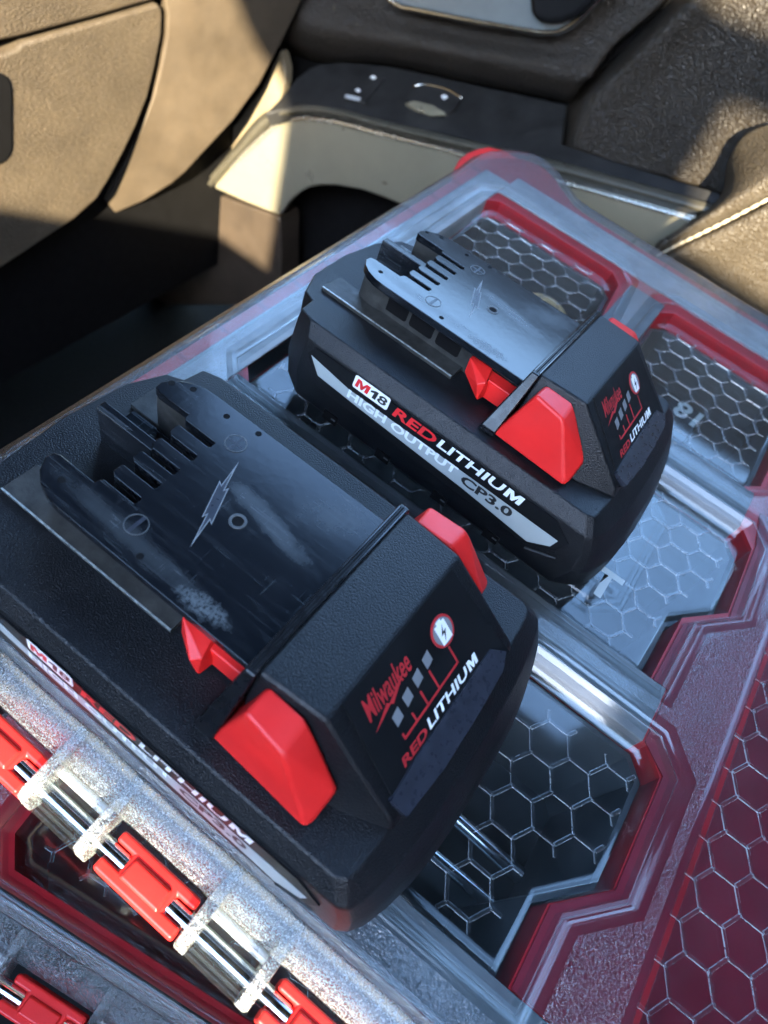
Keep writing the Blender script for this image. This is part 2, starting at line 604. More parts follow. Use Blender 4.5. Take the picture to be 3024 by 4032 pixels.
# ------------------------------------------------------------------ lettering
def text_mesh(name, s, x0, x1, y0, y1, frame, mat, parent, bold=0.02, shear=0.0, lift=0.0):
    """Flat print fitted to a box of a plane; frame = (origin, u axis, v axis) in mm."""
    cu = bpy.data.curves.new(name, 'FONT')
    cu.body = s
    cu.size = 1.0
    cu.offset = bold
    cu.shear = shear
    cu.extrude = 0.0
    cu.resolution_u = 3
    ob = bpy.data.objects.new(name + "_tmp", cu)
    COL.objects.link(ob)
    dg = bpy.context.evaluated_depsgraph_get()
    me = bpy.data.meshes.new_from_object(ob.evaluated_get(dg))
    bpy.data.objects.remove(ob)
    bpy.data.curves.remove(cu)
    co = np.array([v.co[:] for v in me.vertices])
    lo, hi = co.min(0), co.max(0)
    O, u, v = (np.asarray(a, float) for a in frame)
    w = np.cross(u, v)
    for vert, c in zip(me.vertices, co):
        a = x0 + (c[0] - lo[0]) / (hi[0] - lo[0]) * (x1 - x0)
        b = y0 + (c[1] - lo[1]) / (hi[1] - lo[1]) * (y1 - y0)
        vert.co = Vector((O + a * u + b * v + lift * w) * MM)
    me.materials.clear()
    me.name = name
    return link(name, me, mat, parent)


def flat(name, polys, frame, mat, parent, lift=0.0, thick=0.12):
    """Printed or laid-on flat shapes (a thin solid)."""
    O, u, v = (np.asarray(a, float) for a in frame)
    w = np.cross(u, v)
    bm = bmesh.new()
    for pts in polys:
        a = [bm.verts.new(O + p[0] * u + p[1] * v + lift * w) for p in pts]
        b = [bm.verts.new(O + p[0] * u + p[1] * v + (lift - thick) * w) for p in pts]
        n = len(pts)
        bm.faces.new(a)
        bm.faces.new(b[::-1])
        for i in range(n):
            bm.faces.new((a[i], a[(i + 1) % n], b[(i + 1) % n], b[i]))
    return bm_obj(name, bm, mat, parent)


def circle(cx, cy, r, n=36, ry=None):
    ry = ry or r
    return [(cx + r * math.cos(2 * math.pi * i / n), cy + ry * math.sin(2 * math.pi * i / n)) for i in range(n)]


def bar(a, b, w):
    a, b = np.array(a, float), np.array(b, float)
    d = (b - a) / np.linalg.norm(b - a)
    q = np.array([-d[1], d[0]]) * w / 2
    return [tuple(a + q), tuple(a - q), tuple(b - q), tuple(b + q)]


def inset(poly, d):
    n = len(poly)
    A = sum(poly[i][0] * poly[(i + 1) % n][1] - poly[(i + 1) % n][0] * poly[i][1] for i in range(n))
    sg = 1 if A > 0 else -1
    out = []
    for i in range(n):
        p0, p1, p2 = (np.array(poly[(i + k) % n], float) for k in (-1, 0, 1))
        d1 = (p1 - p0) / np.linalg.norm(p1 - p0)
        d2 = (p2 - p1) / np.linalg.norm(p2 - p1)
        n1 = np.array([-d1[1], d1[0]]) * sg
        n2 = np.array([-d2[1], d2[0]]) * sg
        b = n1 + n2
        b = b / (1 + np.dot(n1, n2))
        out.append(tuple(p1 + b * d))
    return out


# ------------------------------------------------------------------ battery
# measured in millimetres: x along the pack, y across from its middle, z up from its underside
MLET = ((0, 0), (0.08, 1), (0.36, 1), (0.52, 0.52), (0.72, 1), (1.02, 1), (0.94, 0), (0.70, 0), (0.755, 0.66), (0.54, 0), (0.42, 0), (0.255, 0.66), (0.23, 0))


def make_battery(label):
    root = empty('battery_pack', label, 'battery', group='power tool batteries on the organizer lid')

    def sym(h):
        return h + [(x, -y) for x, y in reversed(h) if abs(y) > 1e-6]
    def nose(xf, xc, hw, e=3.0):
        return [(xf - (xf - xc) * f ** e, hw * f) for f in (0, 0.25, 0.45, 0.62, 0.77, 0.9)] + [(xc - 0.3, hw * 0.97), (xc - 2.4, hw)]
    rows = [
        (0.0, nose(-15.0, -19.5, 33.0)[:-1] + [(-26.5, 36.4)] + [(-122, 35.8), (-128.5, 30.5), (-129.5, 26), (-130.5, 24), (-131, 16), (-131, 0)]),
        (1.6, nose(-12.6, -17.8, 34.0)[:-1] + [(-25.0, 37.8)] + [(-122, 37.3), (-130, 31.8), (-130.8, 27), (-131.5, 25), (-132, 16), (-132, 0)]),
        (12.5, nose(-13.4, -20.0, 40.3) + [(-122, 40.0), (-130.5, 34), (-131, 28.5), (-133.5, 26.5), (-136.3, 16), (-137, 0)]),
        (19.0, nose(-15.6, -21.0, 39.8) + [(-121.8, 39.6), (-130, 34.4), (-130.6, 28.6), (-133.8, 26.7), (-137.2, 16.2), (-138, 0)]),
        (24.4, nose(-19.4, -23.2, 39.3) + [(-121.5, 39.2), (-129.5, 34.6), (-130.2, 28.8), (-134, 26.8), (-138, 16.5), (-139, 0)]),
        (28.5, nose(-25.4, -26.6, 36.4) + [(-124, 36.4), (-128.7, 35.0), (-129.5, 29), (-133.6, 27.2), (-137.6, 17.5), (-139, 0)]),
    ]
    bm = bmesh.new()
    R = [[bm.verts.new((x, y, z)) for x, y in sym(h)] for z, h in rows]
    k = len(R[0])
    for a, b in zip(R, R[1:]):
        for i in range(k):
            bm.faces.new((a[i], a[(i + 1) % k], b[(i + 1) % k], b[i]))
    bm.faces.new(R[0][::-1])
    bm.faces.new(R[-1])
    o = bm_obj('housing', bm, M['shell'], root)
    bevel(o, 0.55, 2, 18)

    # raised rail bands, neck, and the sliding plate with its five slots
    for s in (-1, 1):
        ys = sorted((s * 13.0, s * 22.2))
        box('rail_band', -131.2, -82.4, ys[0], ys[1], 28.2, 29.7, M['dirty'], root, 0.25)
        flat('rail_edge_shine', [[(-131, s * 22.15 - 0.2), (-82.5, s * 22.15 - 0.2), (-82.5, s * 22.15 + 0.2), (-131, s * 22.15 + 0.2)]],
             ((0, 0, 29.8), (1, 0, 0), (0, 1, 0)), M['edge_shine'], root, 0.05, 0.3)  # bright line laid on as a painted highlight
    slots = [(-11.25, -9.35), (-6.05, -4.1), (-0.9, 1.05), (4.3, 6.25), (9.6, 11.55)]

    def comb(yo, horn):
        p = [(-63.4, -yo), (-112, -yo)] + horn + [(-112.3, -13.0), (-112.0, -12.0), (-111.4, -11.25)]
        for i, (a, b) in enumerate(slots):
            p += [(-103.3, a), (-103.0, a + 0.3), (-103.0, b - 0.3), (-103.3, b)]
            if i < 4:
                nx = slots[i + 1][0]
                p += [(-110.9, b), (-111.9, b + 0.8), (-112.0, nx - 0.5), (-111.5, nx)]
        p += [(-112.0, 11.55), (-112.5, 12.3), (-112.5, 13.2)]
        p += [(x, -y) for x, y in reversed(horn)] + [(-112, yo), (-63.4, yo)]
        return p
    horn_out = [(-115.5, -21.5), (-119, -20.2), (-121.6, -18.2), (-123.2, -15.6), (-123.0, -13.6), (-121.5, -13.0)]
    horn_in = [(-115.5, -16.2), (-119, -16.0), (-121.2, -15.4), (-122.6, -14.6), (-122.8, -13.6), (-121.5, -13.0)]
    prism('neck', comb(15.6, horn_in), 28.3, 39.7, M['dirty'], root, bev=0.25)
    prism('sliding_plate', comb(21.8, horn_out), 39.4, 41.8, M['plate'], root, bev=0.3)
    for s in (-1, 1):                                                   # windows in the neck: flat black plates painted for their shade
        for x in (-108.7, -99.2, -89.4):
            y = s * 15.55
            flat('neck_window_shade', [[(x - 4.2, 31.8), (x - 3.6, 31.2), (x + 3.6, 31.2), (x + 4.2, 31.8), (x + 4.2, 35.2), (x + 3.6, 35.8), (x - 3.6, 35.8), (x - 4.2, 35.2)]],
                 ((0, y, 0), (1 if s < 0 else -1, 0, 0), (0, 0, 1)) if s < 0 else ((2 * x, y, 0), (-1, 0, 0), (0, 0, 1)), M['black'], root, 0.06, 0.3)
    box('divider', -128.2, -111.6, 1.3, 4.0, 28.3, 40.0, M['plate'], root, 0.3)
    box('divider', -121.0, -112.2, 6.0, 9.6, 28.3, 30.6, M['plate'], root, 0.3)
    box('deck_pad', -129.5, -112.5, 4.6, 12.6, 28.3, 29.2, M['plate'], root, 0.3)
    for a, b in slots[:4]:
        prism('contact', [(-109, 30), (-103.6, 30), (-104.4, 34), (-106.9, 39.6), (-107.6, 34)], (a + b) / 2 - 0.1, (a + b) / 2 + 0.45, M['brass'], root, 'y')
    # marks moulded in the plate
    T = ((0, 0, 41.8), (1, 0, 0), (0, 1, 0))
    for nm, c in (('minus_mark', (-99.2, -14.4)), ('plus_mark', (-99.8, 14.5))):
        bm = bmesh.new()
        add_ring(bm, c, 2.25, 2.5, 41.6, 41.92)
        ring = bm_obj(nm, bm, M['edge'], root)
        flat('mark_recess', [circle(c[0], c[1], 2.2, 28)], T, M['plate'], ring, 0.04, 0.2)
        bars = [bar((c[0], c[1] - 2.2), (c[0], c[1] + 2.2), 0.7)]
        if nm[0] == 'p':
            bars = [bar((c[0], c[1] - 2.2), (c[0], c[1] + 2.2), 0.6), bar((c[0] - 2.2, c[1]), (c[0] - 0.31, c[1]), 0.6), bar((c[0] + 0.31, c[1]), (c[0] + 2.2, c[1]), 0.6)]
        else:
            bars = [bar((c[0] - 2.2, c[1]), (c[0] + 2.2, c[1]), 0.8)]
            bars = [bar((c[0], c[1] - 2.2), (c[0], c[1] + 2.2), 0.8)]
        flat('mark_bar', bars, T, M['strip'], ring, 0.09, 0.2)
    bt, bb = np.array((-96.0, 11.3)), np.array((-88.3, -11.1))
    bn = np.array((bb[1] - bt[1], bt[0] - bb[0])) / np.linalg.norm(bb - bt)
    bolt = [tuple(bt + (bb - bt) * a_ + bn * b_) for a_, b_ in ((0, 0), (0.31, 0.75), (0.27, 1.55), (0.69, 0.95), (0.655, 0.35), (1, 0), (0.69, -0.75), (0.73, -1.55), (0.31, -0.95), (0.345, -0.35))]
    bo = flat('bolt_mark', [bolt], T, M['greyprint'], root, 0.08, 0.3)
    flat('bolt_face', [inset(bolt, 0.22)], T, M['strip'], bo, 0.13, 0.3)
    bm = bmesh.new()
    add_ring(bm, (-85.8, -0.2), 1.25, 1.9, 41.5, 42.0)
    scr = bm_obj('screw_hole', bm, M['edge'], root)
    bevel(scr, 0.12)
    flat('screw_hole_shade', [circle(-85.8, -0.2, 1.25, 24)], T, M['black'], scr, 0.05, 0.2)  # black disc painted for the dark of the hole
    for c in ((-117, 19.2), (-106.5, 18.8), (-98.3, 20.2), (-116.8, -17.0), (-93.5, -18.9), (-121.5, 17.0)):
        flat('pin_mark', [circle(c[0], c[1], 0.75, 18)], T, M['black'], root, 0.03, 0.2)

    # collar and sloped cover
    bm = bmesh.new()
    add_prism(bm, [(-24.4, 47.3), (24.4, 47.3), (27.2, 41), (33.2, 30.2), (33.0, 28.4), (-33.0, 28.4), (-33.2, 30.2), (-27.2, 41)], -62.7, -60.2, 'x')
    for v in bm.verts:
        lean = 0.20 * (47.3 - v.co.z)
        v.co.x -= lean if v.co.x < -61.5 else lean * 0.35
    bevel(bm_obj('collar', bm, M['collar'], root), 0.5, 3, 30)
    for x in (-62.3, -60.75):
        cyl('collar_bead', (0, 47.1), 0.42, -23.4, 23.4, M['bead'], root, 'y', 12, 0.1).data.transform(Matrix.Translation((x * MM, 0, 0)))
    box('collar_groove', -61.75, -61.35, -23.6, 23.6, 46.9, 47.36, M['black'], root)
    cov = hull('cover', [(-60.4, 23.2, 47.4), (-60.4, -23.2, 47.4), (-46.2, 22.4, 47.3), (-46.2, -22.4, 47.3), (-26.2, 23.6, 31.0), (-26.2, -23.6, 31.0),
                         (-25.0, 24, 28.3), (-25.0, -24, 28.3), (-36, 27.8, 28.3), (-36, -27.8, 28.3), (-60.4, 27.5, 28.3), (-60.4, -27.5, 28.3), (-60.4, 25.6, 42), (-60.4, -25.6, 42)],
               M['shell'], root, 0.8, 3)
    for s in (-1, 1):
        hull('release_button', [(x, s * -y, z) for x, y, z in
             ((-62.2, -32.3, 29.1), (-57.8, -29.7, 45.6), (-48.4, -30.9, 44.9), (-57.6, -23.4, 46.0), (-48.8, -23.8, 46.0), (-37.7, -26.3, 35.4),
              (-37.8, -34.0, 29.6), (-62.2, -24, 29.0), (-37.5, -25, 29.0))], M['red'], root, 0.9, 4)
        hull('latch_tooth', [(x, s * -y, z) for x, y, z in
             ((-80.2, -21.3, 38.0), (-80.4, -19, 37.6), (-79.6, -22.2, 33.5), (-71.8, -25.6, 30.2), (-73.8, -26.0, 35.2), (-72.0, -24.6, 36.4), (-74.7, -21.2, 37.6),
              (-71.0, -20, 30.2), (-78.5, -19, 31.5), (-73.5, -19, 37.6))], M['red'], root, 0.3)
        hull('latch_bar', [(x, s * -y, z) for x in (-74, -62.5) for y, z in ((-22.2, 29.8), (-22.0, 35.8), (-17, 35.8), (-17, 29.8))], M['red'], root, 0.4)
        # side label, printed
        fr = ((0, s * -41.35, 0), (s, 0, 0), (0, s * 0.075, 0.9972))
        if s > 0:
            X = lambda x: x
        else:
            X = lambda x: x + 150.0                                    # the far side reads from its own left
        lab = flat('side_label', [[(X(-118), 23.6), (X(-120), 20.5), (X(-114), 12.4), (X(-38), 10.6), (X(-29.5), 15.0), (X(-27.8), 19.5), (X(-34), 23.6)]], fr, M['label'], root, 0.2, 0.7)
        flat('grey_band', [[(X(-118.6), 20.6), (X(-114.6), 15.9), (X(-100), 15.1), (X(-60), 13.6), (X(-37), 11.9), (X(-31.2), 15.3), (X(-30.4), 18.4), (X(-104), 18.5)]], fr, M['lgrey'], lab, 0.28, 0.1)
        flat('badge', [[(X(-103.2), 20.6), (X(-102.7), 20.2), (X(-91.1), 20.2), (X(-90.6), 20.6), (X(-90.6), 24.0), (X(-91.1), 24.4), (X(-102.7), 24.4), (X(-103.2), 24.0)]], fr, M['white'], lab, 0.30, 0.1)
        flat('lettering', [[(X(-102.5) + a * 4.9, 20.9 + b * 2.8) for a, b in MLET]], fr, M['redprint'], lab, 0.34, 0.06)
        flat('lettering', [[(X(-97.2) + a * 2.6, 20.9 + b * 2.8) for a, b in ((0.36, 0), (0.84, 0), (0.98, 1), (0.62, 1), (0.0, 0.74), (0.02, 0.52), (0.46, 0.66))]], fr, M['blackprint'], lab, 0.34, 0.06)
        text_mesh('lettering', '8', X(-94.5), X(-91.3), 20.9, 23.7, fr, M['blackprint'], lab, 0.025, 0.1, 0.33)
        text_mesh('lettering', 'RED', X(-88.6), X(-73.6), 20.2, 23.5, fr, M['redprint'], lab, 0.03, 0.12, 0.33)
        text_mesh('lettering', 'LITHIU', X(-72.9), X(-50.2), 20.4, 23.5, fr, M['white'], lab, 0.024, 0.12, 0.33)
        flat('lettering', [[(X(-49.8) + a * 5.6, 20.4 + b * 3.1) for a, b in MLET]], fr, M['white'], lab, 0.34, 0.06)
        text_mesh('lettering', 'HIGH OUTPUT', X(-103.6), X(-64.0), 15.9, 18.7, fr, M['pale'], lab, 0.035, 0.0, 0.33)
        text_mesh('lettering', 'CP3.0', X(-62.0), X(-44.7), 14.9, 18.0, fr, M['blackprint'], lab, 0.035, 0.0, 0.33)
        if s > 0:
            flat('accent_line', [[(-36.5, 9.0), (-28, 12.6), (-28, 13.0), (-36.5, 9.5)]], fr, M['edge'], root, 0.15, 0.6)
        for x in (-107.5, -86.8, -65.2, -46.2):
            sl = flat('base_slot_shade', [[(X(x) - 2.6, 1.0), (X(x) + 2.6, 1.0), (X(x) + 2.6, 4.2), (X(x) - 2.6, 4.2)]], ((0, fr[0][1] * 0.925, 0), fr[1], (0, 0, 1)), M['black'], root, 0.35, 0.8)  # flat black plate painted for the slot's shade, no recess
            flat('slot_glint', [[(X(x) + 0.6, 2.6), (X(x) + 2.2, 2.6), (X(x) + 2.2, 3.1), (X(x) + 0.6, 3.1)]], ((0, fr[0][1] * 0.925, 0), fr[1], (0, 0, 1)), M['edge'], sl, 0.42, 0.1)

    # the gauge panel on the front slope
    O = np.array([-26.15, 0, 30.95])
    up = np.array([-20.05, 0, 16.3])
    up /= np.linalg.norm(up)
    F = (O + 0.0 * up, np.array([0, 1, 0.]), up)
    pan = flat('gauge_panel', [[(-18.2, 25.5), (18.2, 25.5), (20.6, 4.0), (21.4, -0.4), (-21.4, -0.4), (-20.6, 4.0)]], F, M['label'], root, 0.45, 1.2)
    gs = flat('grey_strip', [[(-21.4, -0.2), (-21.6, 4.2), (-12, 4.9), (4.7, 4.9), (16.9, 4.7), (19.6, 1.5), (15.5, -0.4), (4, -1.0), (-9, -1.2)]], F, M['strip'], pan, 0.75, 1.4)
    wv = np.cross(F[1], up)
    for v in gs.data.vertices:                                          # its lower lip stands out, so its face turns up
        h = float(np.dot(np.array(v.co) / MM - O, up))
        v.co += Vector(wv) * (max(0.0, 4.6 - h) * 0.28 * MM)
    text_mesh('lettering', 'RED', -15.4, -7.0, 5.4, 7.5, F, M['darkred'], pan, 0.03, 0.15, 0.5)
    text_mesh('lettering', 'LITHIU', -6.3, 8.8, 5.6, 7.9, F, M['white'], pan, 0.022, 0.15, 0.5)
    flat('lettering', [[(9.1 + a * 3.5, 5.6 + b * 2.3) for a, b in MLET]], F, M['white'], pan, 0.51, 0.06)
    text_mesh('lettering', 'Milwaukee', -16.0, -2.0, 18.2, 22.8, F, M['darkred'], pan, 0.012, 0.35, 0.5)
    flat('underline_flash', [[(-16.2, 15.9), (-11.0, 18.1), (-10.6, 17.5), (-2.8, 20.2), (-9.9, 16.7), (-10.4, 17.3)]], F, M['darkred'], pan, 0.5, 0.05)
    for u, v in ((1.6, 16.6), (-2.5, 15.8), (-6.6, 15.0), (-10.7, 14.1)):
        flat('charge_light', [[(u - 1.15, v - 1.5), (u + 1.15, v - 1.0), (u + 1.15, v + 1.5), (u - 1.15, v + 1.0)]], F, M['greyprint'], pan, 0.52, 0.05)
    bm = bmesh.new()
    tr = [bar((-12, 9.6), (7.8, 9.9), 0.5), bar((7.7, 9.7), (7.7, 14.2), 0.5), bar((-7.7, 9.9), (-7.7, 11.9), 0.5), bar((-3.6, 9.9), (-3.6, 13.3), 0.5), bar((0.6, 9.9), (0.6, 14.6), 0.5), bar((-11.8, 9.4), (-11.8, 10.8), 0.5)]
    flat('trace_line', tr, F, M['darkred'], pan, 0.5, 0.05)
    but = flat('gauge_button', [circle(8.3, 17.9, 3.4)], F, M['darkred'], pan, 0.60, 0.2)
    flat('gauge_dot_field', [circle(8.3, 17.9, 2.85)], F, M['greyprint'], but, 0.70, 0.1)
    flat('gauge_symbol', [[(6.6, 15.4), (9.9, 15.4), (9.9, 19.9), (9.0, 19.9), (9.0, 20.5), (7.5, 20.5), (7.5, 19.9), (6.6, 19.9)]], F, M['white'], but, 0.76, 0.06)
    flat('gauge_bolt', [[(8.8, 19.3), (7.3, 17.3), (8.3, 17.5), (7.6, 15.8), (9.2, 18.0), (8.2, 17.8)]], F, M['blackprint'], but, 0.80, 0.04)
    for o in root.children:
        o.location.x += 0.075
    return root


def copy_tree(o, parent=None):
    c = o.copy()
    COL.objects.link(c)
    if parent is not None:
        c.parent = parent
    for ch in list(o.children):
        copy_tree(ch, c)
    return c


front = make_battery('scuffed black red-buttoned battery pack nearest the camera, its front gauge panel in full view')
front.location = Vector((-75, 1.5, 7.4)) * MM
back = copy_tree(front)
back["label"] = 'black battery pack behind the nearer one, its whole side label readable'


def toback(P):
    a0 = np.array([-99.9, 16.1, 0.0])
    P = np.array(P, float) - a0
    HZ = 49.228
    c, s = math.cos(-0.0079), math.sin(-0.0079)
    cr, sr = math.cos(-0.103), math.sin(-0.103)
    x, y, z = P
    y, z = y * cr - (z - HZ) * sr, y * sr + (z - HZ) * cr + HZ
    return np.array([x * c - y * s + 1.272, x * s + y * c + 109.889, z - 5.426]) + a0


o0 = toback((-75, 1.5, 7.4))
ex, ey, ez = (toback(np.array((-75, 1.5, 7.4)) + d) - o0 for d in np.eye(3))
back.matrix_world = Matrix.Translation(Vector(o0) * MM) @ Matrix([[ex[i], ey[i], ez[i]] for i in range(3)]).to_4x4()

# ------------------------------------------------------------------ organizer case
RIM = 7.4
UPPER_CELLS = {
    'front': [(-137, 51.2), (22.8, 51.2), (30.6, 43.6), (30.6, 8.8), (18.7, -3.7), (18.7, -25.6), (-138, -25.6), (-145, -18), (-145, 43)],
    'middle': [(-138, 146.4), (22.7, 146.4), (29.4, 138.6), (30.4, 105.3), (18.4, 92.1), (17.6, 64.0), (-138, 64.0), (-145, 71), (-145, 139)],
    'far_left': [(-138.5, 243.2), (-74.5, 243.2), (-66.8, 235), (-62.2, 203), (-62.2, 168), (-70, 160), (-138, 160), (-145.3, 168), (-145.3, 236)],
    'far_right': [(-43.5, 241.2), (16, 241.2), (23.6, 234), (23.6, 168), (16, 160.4), (-43, 160.4), (-50.8, 168), (-50.8, 233)],
    'right': [(50, 150), (132, 150), (140, 142), (140, -110), (132, -118), (50, -118), (42.2, -110), (42.2, 142)],
}
DEPTH = {'front': 0.0, 'middle': 0.0, 'far_left': 0.0, 'far_right': 0.0, 'right': 5.4}
PHASE = {'front': (0, 0), 'middle': (-3.0, 99.5), 'far_left': (-124.2, 217.7), 'far_right': (-22.0, 196.0), 'right': (49.8, 45.7)}


def inside(p, poly):
    c = False
    n = len(poly)
    for i in range(n):
        (x1, y1), (x2, y2) = poly[i], poly[(i + 1) % n]
        if (y1 > p[1]) != (y2 > p[1]) and p[0] < (x2 - x1) * (p[1] - y1) / (y2 - y1) + x1:
            c = not c
    return c


def fill(bm, loops, mi):
    ed = []
    for lp in loops:
        for i in range(len(lp)):
            ed.append(bm.edges.get((lp[i], lp[(i + 1) % len(lp)])) or bm.edges.new((lp[i], lp[(i + 1) % len(lp)])))
    r = bmesh.ops.triangle_fill(bm, edges=ed, use_beauty=True, normal=(0, 0, 1))
    for g in r['geom']:
        if isinstance(g, bmesh.types.BMFace):
            g.material_index = mi


OUT_UP = [(-159, -37.4), (150, -37.4), (150, 269.6), (-40, 269.6), (-104, 269.6), (-113, 271), (-122, 277.5), (-131, 284), (-136, 286.6), (-140.5, 287.5), (-145, 286.6), (-148.5, 284.3), (-155.5, 275), (-159, 268), (-160.5, 261), (-159.5, 245)]


def make_organizer(label, CELL, XL=-159.0):
    first = XL < -150
    OUT_RIM = OUT_UP if first else [(XL, -37.4), (150, -37.4), (150, 268), (XL, 268)]
    root = empty('organizer_case', label, 'organizer box', group='clear lidded organizer cases')
    # ---- lid: one sheet with rims, stepped walls and recess floors, thickened
    bm = bmesh.new()
    holes = []
    for nm, poly in CELL.items():
        zf = DEPTH[nm]
        if nm == 'right':
            poly = [(42.2, 142), (50, 150), (132, 150), (140, 142), (140, -22), (132, -30), (50, -30), (42.2, -22)]
        prof = [(-4.4, RIM, 0), (-3.9, RIM + 0.12, 2), (-3.5, RIM + 0.45, 2), (-3.0, RIM + 0.72, 2), (-2.5, RIM + 0.8, 2), (-2.0, RIM + 0.72, 2), (-1.5, RIM + 0.45, 2), (-1.1, RIM + 0.05, 2),
                (-0.8, RIM - 0.4, 2), (0.0, RIM - 0.5, 2), (0.35, RIM - 0.75, 2), (0.6, RIM - 1.2, 2), (5.2, zf + 1.4, 1), (5.6, zf + 0.7, 2), (6.2, zf + 0.25, 2), (7.2, zf, 2)]
        if nm == 'right':
            prof = [(-4.2, RIM, 0), (-3.8, RIM + 0.3, 2), (-3.3, RIM + 0.5, 2), (-2.2, RIM + 0.5, 2), (-1.2, RIM + 0.2, 2), (-0.3, RIM - 0.4, 2), (0.0, zf + 0.6, 2), (0.6, zf, 2)]
        loops = [[bm.verts.new((x, y, z)) for x, y in inset(poly, d)] for d, z, _ in prof]
        for (a, b), (_, _, mi) in zip(zip(loops, loops[1:]), prof[1:]):
            for i in range(len(a)):
                f = bm.faces.new((a[i], a[(i + 1) % len(a)], b[(i + 1) % len(a)], b[i]))
                f.material_index = 0 if mi == 0 else 3
                f.smooth = mi == 2
        holes.append(loops[0])
        fill(bm, [loops[-1]], 1)
    outer = [bm.verts.new((x, y, RIM)) for x, y in OUT_RIM]
    fill(bm, [outer] + holes, 0)
    prev = outer
    for d, z in ((-1.6, RIM - 0.3), (-4.5, RIM - 3.0), (-5.6, RIM - 4.0), (-6.0, -7)):
        cur = [bm.verts.new((x, y if y > -37 else -37.4 - 0.08 * (RIM - z), z)) for x, y in inset(OUT_RIM, d)]
        n = len(cur)
        for i in range(n):
            if OUT_RIM[i][1] < -37 and OUT_RIM[(i + 1) % n][1] < -37:
                continue
            f = bm.faces.new((prev[i], prev[(i + 1) % n], cur[(i + 1) % n], cur[i]))
            f.material_index = 0
        prev = cur
    bmesh.ops.recalc_face_normals(bm, faces=bm.faces)
    if sum(f.normal.z * f.calc_area() for f in bm.faces) < 0:
        bmesh.ops.reverse_faces(bm, faces=bm.faces)
    lid = bm_obj('lid', bm, [M['frost'], M['clear'], M['clear'], M['clearwall'], M['clear']], root, recalc=False)
    solid(lid, 1.7, -1.0, 1)

    # ---- hinge side: ridge, convex textured strip
    HM = M['hinge'] if first else M['hinge_shaded']
    ridge = [(-36.0, 7.5), (-36.6, 8.3), (-37.8, 8.4), (-38.6, 7.7), (-39.3, 7.1), (-39.3, 5.5), (-36.0, 5.6)]
    strip = [(-39.4, 7.05), (-40.4, 7.15), (-41.8, 6.75), (-43.2, 6.0), (-44.6, 4.9), (-45.7, 3.6), (-46.5, 2.0), (-46.9, 0.0), (-47.0, -4.0), (-45.5, -4.0), (-44.9, 0.0), (-43.6, 2.6), (-41.0, 4.7), (-39.4, 5.4)]
    prism('hinge_ridge', ridge, XL, 150, M['frost'], lid, 'x')
    bm = bmesh.new()
    add_prism(bm, strip, XL, 150, 'x')
    bm_obj('hinge_strip', bm, HM, lid, smooth=True)
    for x0 in [-90.2 + 44.85 * i for i in range(-1 if first else 0, 5)]:
        x1 = x0 + 19.4
        side = [(-39.6, 7.5), (-44, 6.9), (-50, 5.6), (-56.0, 4.3), (-57.3, 3.0), (-57.6, -3.5), (-55.5, -6), (-50, -6.2), (-46.6, -4), (-46.9, 0), (-45.7, 3.6), (-43.2, 6.0)]
        for a in (x0, x1 - 2.9):
            prism('hinge_bracket_wall', side, a, a + 2.9, HM, lid, 'x', 0.4)
        prism('hinge_bracket_front', [(-57.4, 3.0), (-56.8, 3.6), (-55.6, 3.0), (-55.4, -5), (-57.4, -5)], x0 + 2.5, x1 - 2.5, M['clearwall'], lid, 'x', 0.3)
        prism('hinge_barrel', [(u - 52.8, v - 1.6) for u, v in circle(0, 0, 3.3, 24)], x0 + 2.9, x1 - 2.9, M['clearwall'], lid, 'x', 0.2)
        prism('bracket_reflection_bar', circle(-48.2, -0.4, 1.2, 14), x0 + 2.5, x1 - 2.5, M['rib'], lid, 'x')  # bar modelled in place of a reflection inside the clear bracket
    # ---- honeycomb ribs on each recess floor
    s = 6.2
    for nm, poly in CELL.items():
        if nm == 'right':
            poly = [(42.2, 142), (50, 150), (132, 150), (140, 142), (140, -22), (132, -30), (50, -30), (42.2, -22)]
        inner = inset(poly, 8.6 if nm != 'right' else 1.2)
        z = DEPTH[nm]
        cx0, cy0 = PHASE[nm]
        xs = [p[0] for p in poly]
        ys = [p[1] for p in poly]
        bm = bmesh.new()
        for i in range(-30, 31):
            for j in range(-40, 41):
                cx, cy = cx0 + 1.5 * s * i, cy0 + s * math.sqrt(3) * (j + 0.5 * i)
                if not (min(xs) - 10 < cx < max(xs) + 10 and min(ys) - 10 < cy < max(ys) + 10):
                    continue
                V = [np.array((cx + s * math.cos(math.radians(60 * k)), cy + s * math.sin(math.radians(60 * k)))) for k in range(6)]
                for a, b in ((V[0], V[1]), (V[1], V[2]), (V[2], V[3])):
                    ia, ib = inside(a, inner), inside(b, inner)
                    if not (ia or ib):
                        continue
                    if not ia:
                        a = b + (a - b) * 0.45
                    if not ib:
                        b = a + (b - a) * 0.45
                    d = (b - a) / np.linalg.norm(b - a)
                    q = np.array([-d[1], d[0]])
                    pr = [(-0.52, 0.02), (-0.36, 0.34), (0.36, 0.34), (0.52, 0.02)]
                    va = [bm.verts.new((*(a + q * u), z + h)) for u, h in pr]
                    vb = [bm.verts.new((*(b + q * u), z + h)) for u, h in pr]
                    for t in range(3):
                        f = bm.faces.new((va[t], va[t + 1], vb[t + 1], vb[t]))
                        f.material_index = 1 if t == 1 else 0
                    bm.faces.new(va[::-1])
                    bm.faces.new(vb)
        hx = bm_obj('honeycomb_ribs', bm, [M['rib'], M['ribtop']], lid)
        hx["kind"] = "stuff"
